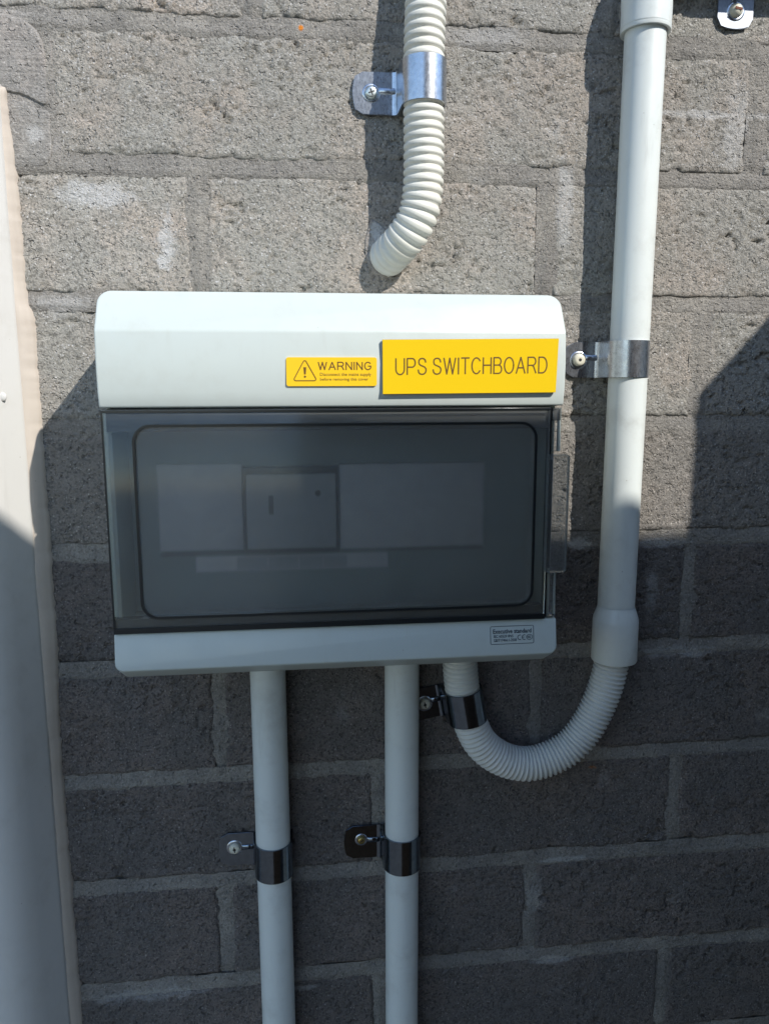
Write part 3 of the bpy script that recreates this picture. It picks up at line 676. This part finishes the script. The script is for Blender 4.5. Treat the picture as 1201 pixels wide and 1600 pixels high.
def saddle(label, cx, cz, axis_d, R, foot, screw_off, kind, rot=0.0, w=26.0, grp='zinc conduit saddles screwed to the wall', dz=0.0, mt='zinc'):
    """half saddle: foot to the left, band over the conduit; built at the origin and placed as one thing"""
    t = thing('saddle', label, 'pipe saddle', grp, loc=(cx, 0, cz))
    th = 1.2; d0 = 1.3; Ro = R + th + .25; Ri = R + .25; hw = w/2
    bm = bmesh.new()
    # band profile in (x, d): outer line and inner line
    outer = [(-Ro-3.6, d0+th), (-Ro-1.6, d0+th+.5), (-Ro-.5, d0+th+1.8)] + [(Ro*cos(a), axis_d+Ro*sin(a)) for a in np.linspace(pi, 0, 40)] + [(Ro, d0+.1)]
    inner = [(-Ri-3.6, d0), (-Ri-1.6-.6, d0+.1), (-Ri-.35, d0+1.4)] + [(Ri*cos(a), axis_d+Ri*sin(a)) for a in np.linspace(pi, 0, 40)] + [(Ri, d0+.1)]
    # thin rib pressed along the middle of the band end
    n = len(outer); V = []
    for z in (-hw, hw):
        for (x, d) in outer: V.append(bm.verts.new((x*S, -d*S, z*S)))
        for (x, d) in inner: V.append(bm.verts.new((x*S, -d*S, z*S)))
    g = lambda side, inn, i: V[side*2*n + inn*n + i]
    for i in range(n-1):
        bm.faces.new((g(0,0,i), g(0,0,i+1), g(1,0,i+1), g(1,0,i)))
        bm.faces.new((g(0,1,i), g(1,1,i), g(1,1,i+1), g(0,1,i+1)))
        for s in (0, 1): bm.faces.new((g(s,0,i), g(s,1,i), g(s,1,i+1), g(s,0,i+1)))
    bm.faces.new((g(0,0,n-1), g(0,1,n-1), g(1,1,n-1), g(1,0,n-1)))
    band = from_bm('band', bm, M[mt], t); sharp(band, 40)
    # foot: tongue with a bowed end and clipped corners
    xe = -foot; xi = -Ro-3.2
    out = [(xi, -hw), (xi, hw), (xe+7.0, hw)] + [(xe+1.2*((q/ (hw*.8))**2)*1.6, q*1.0) for q in np.linspace(hw*.78, -hw*.78, 9)] + [(xe+7.0, -hw)]
    plate('foot', out, d0, d0+th, M[mt], t, bevel=.3)
    # pressed rib from the screw boss to the band
    vs, fs = [], []; K = 8; xs = (-screw_off+4.5, -screw_off+6, -Ro-2.5, -Ro-.6)
    for i, x in enumerate(xs):
        for k in range(K+1):
            a = pi*k/K; hgt = 1.3 if 0 < i < 3 else .2
            vs.append((x, -(d0+th-.05+hgt*sin(a)*1.0), 2.1*cos(a)+1.5))
    for i in range(3):
        for k in range(K): fs.append((i*(K+1)+k, i*(K+1)+k+1, (i+1)*(K+1)+k+1, (i+1)*(K+1)+k))
    link('pressed_rib', pyd('pressed_rib', vs, fs), M[mt], t, smooth=True)
    screw(t, -screw_off, dz, d0+th, kind)
    t.rotation_euler = (0, radians(rot), 0)
    return t
saddle('bright zinc saddle holding the cream ribbed conduit near the top, cross-head screw', 268.2, -43.6, 22, 13.0, 44.5, 32, 'pan', w=26.5)
saddle('shiny zinc saddle clamping the rigid conduit just right of the yellow name plate', 414.6, -216.8, 17, 13.4, 40.5, 30, 'cap', w=25)
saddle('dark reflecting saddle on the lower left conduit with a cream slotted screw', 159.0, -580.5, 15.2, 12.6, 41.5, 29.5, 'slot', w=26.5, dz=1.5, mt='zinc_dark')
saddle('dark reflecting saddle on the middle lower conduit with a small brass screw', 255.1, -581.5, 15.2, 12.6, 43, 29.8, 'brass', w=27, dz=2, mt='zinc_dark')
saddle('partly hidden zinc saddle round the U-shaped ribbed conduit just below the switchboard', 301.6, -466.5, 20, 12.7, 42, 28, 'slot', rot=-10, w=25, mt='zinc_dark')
saddle('upright zinc saddle foot with rusty domed screw at the top right corner', 487.0, 52, 17, 13.4, 45.5, 34, 'dome', rot=-90, w=26, mt='zinc_dimmed')

# ------------------------------------------------------------------ ground, plus unseen occluders added to cast the shade and show in the metal
def stuff_ground():
    vs, fs = [], []
    me = pyd('ground', [(-30000, 40, -1250), (30000, 40, -1250), (30000, -40000, -1250), (-30000, -40000, -1250)], [(0, 3, 2, 1)])
    m, nt, b = mat('concrete_paving'); k = NT(nt)
    nt.links.new(k.mix(k.ramp(k.noise(180, 5, .6), .35, .7), (.085, .08, .072), (.055, .052, .048)), b.inputs['Base Color']); b.inputs['Roughness'].default_value = .9
    o = link('ground', me, m); o['kind'] = 'structure'
stuff_ground()
m, nt, b = mat('weathered_timber'); k = NT(nt)
nt.links.new(k.mix(k.ramp(k.noise(30, 6, .7, vec=k.scaled(k.pos(), (1, 1, .05))), .35, .65), (.10, .062, .04), (.055, .035, .024)), b.inputs['Base Color']); b.inputs['Roughness'].default_value = .85
M['timber'] = m
FD = 720.0; FT = -344.5 + TZ*FD  # unseen barrier added to shade the lower wall; top set by the shade line
occluder = thing('added_shade_fence', 'added unseen dark brown timber fence facing the wall', 'occluder', loc=(0, -FD, -1250))
pm = None
for i in range(22):
    x = 230 + i*160
    o = box('paling', M['timber'], None, x-79, x+79, FD, FD+18, -1250, FT) if pm is None else bpy.data.objects.new('paling', pm)
    if pm is None: pm = o.data; bx0 = x
    else: COL.objects.link(o)
    o.parent = occluder; o.location = (( x-bx0)*S, FD*S, 1250*S)
for z in (-1000, 150):
    o = box('rail', M['timber'], None, 151, 3669, FD+18.5, FD+60, z, z+90); o.parent = occluder; o.location = (0, FD*S, 1250*S)
# tall cabinet standing against the wall right of the frame; unseen, added for its shade; lid slope fits the shade edge
cab = thing('added_shade_blocker', 'added unseen pale metal cabinet standing against the wall right of the conduits', 'blocker', loc=(755, 0, -1250))
def toc(o): o.parent = cab; o.location = (-.755, 0, 1.25); return o
D1 = 350.0; XC = 477 + TX*D1
vs = [(x, -d, z) for x in (XC, XC+480) for d, z in ((1.5, -1245), (D1, -1245), (D1, -243+TZ*D1), (1.5, -243+TZ*D1-45))]
body = link('body', pyd('body', vs, [(0, 1, 2, 3), (7, 6, 5, 4), (0, 4, 5, 1), (1, 5, 6, 2), (2, 6, 7, 3), (3, 7, 4, 0)]), flat('blocker_paint', (.45, .45, .42), .5)); toc(body)
toc(box('blocker_panel', flat('blocker_panel_paint', (.47, .47, .44), .45), None, XC+20, XC+460, D1+.5, D1+14, -1200, 60, bevel=3))
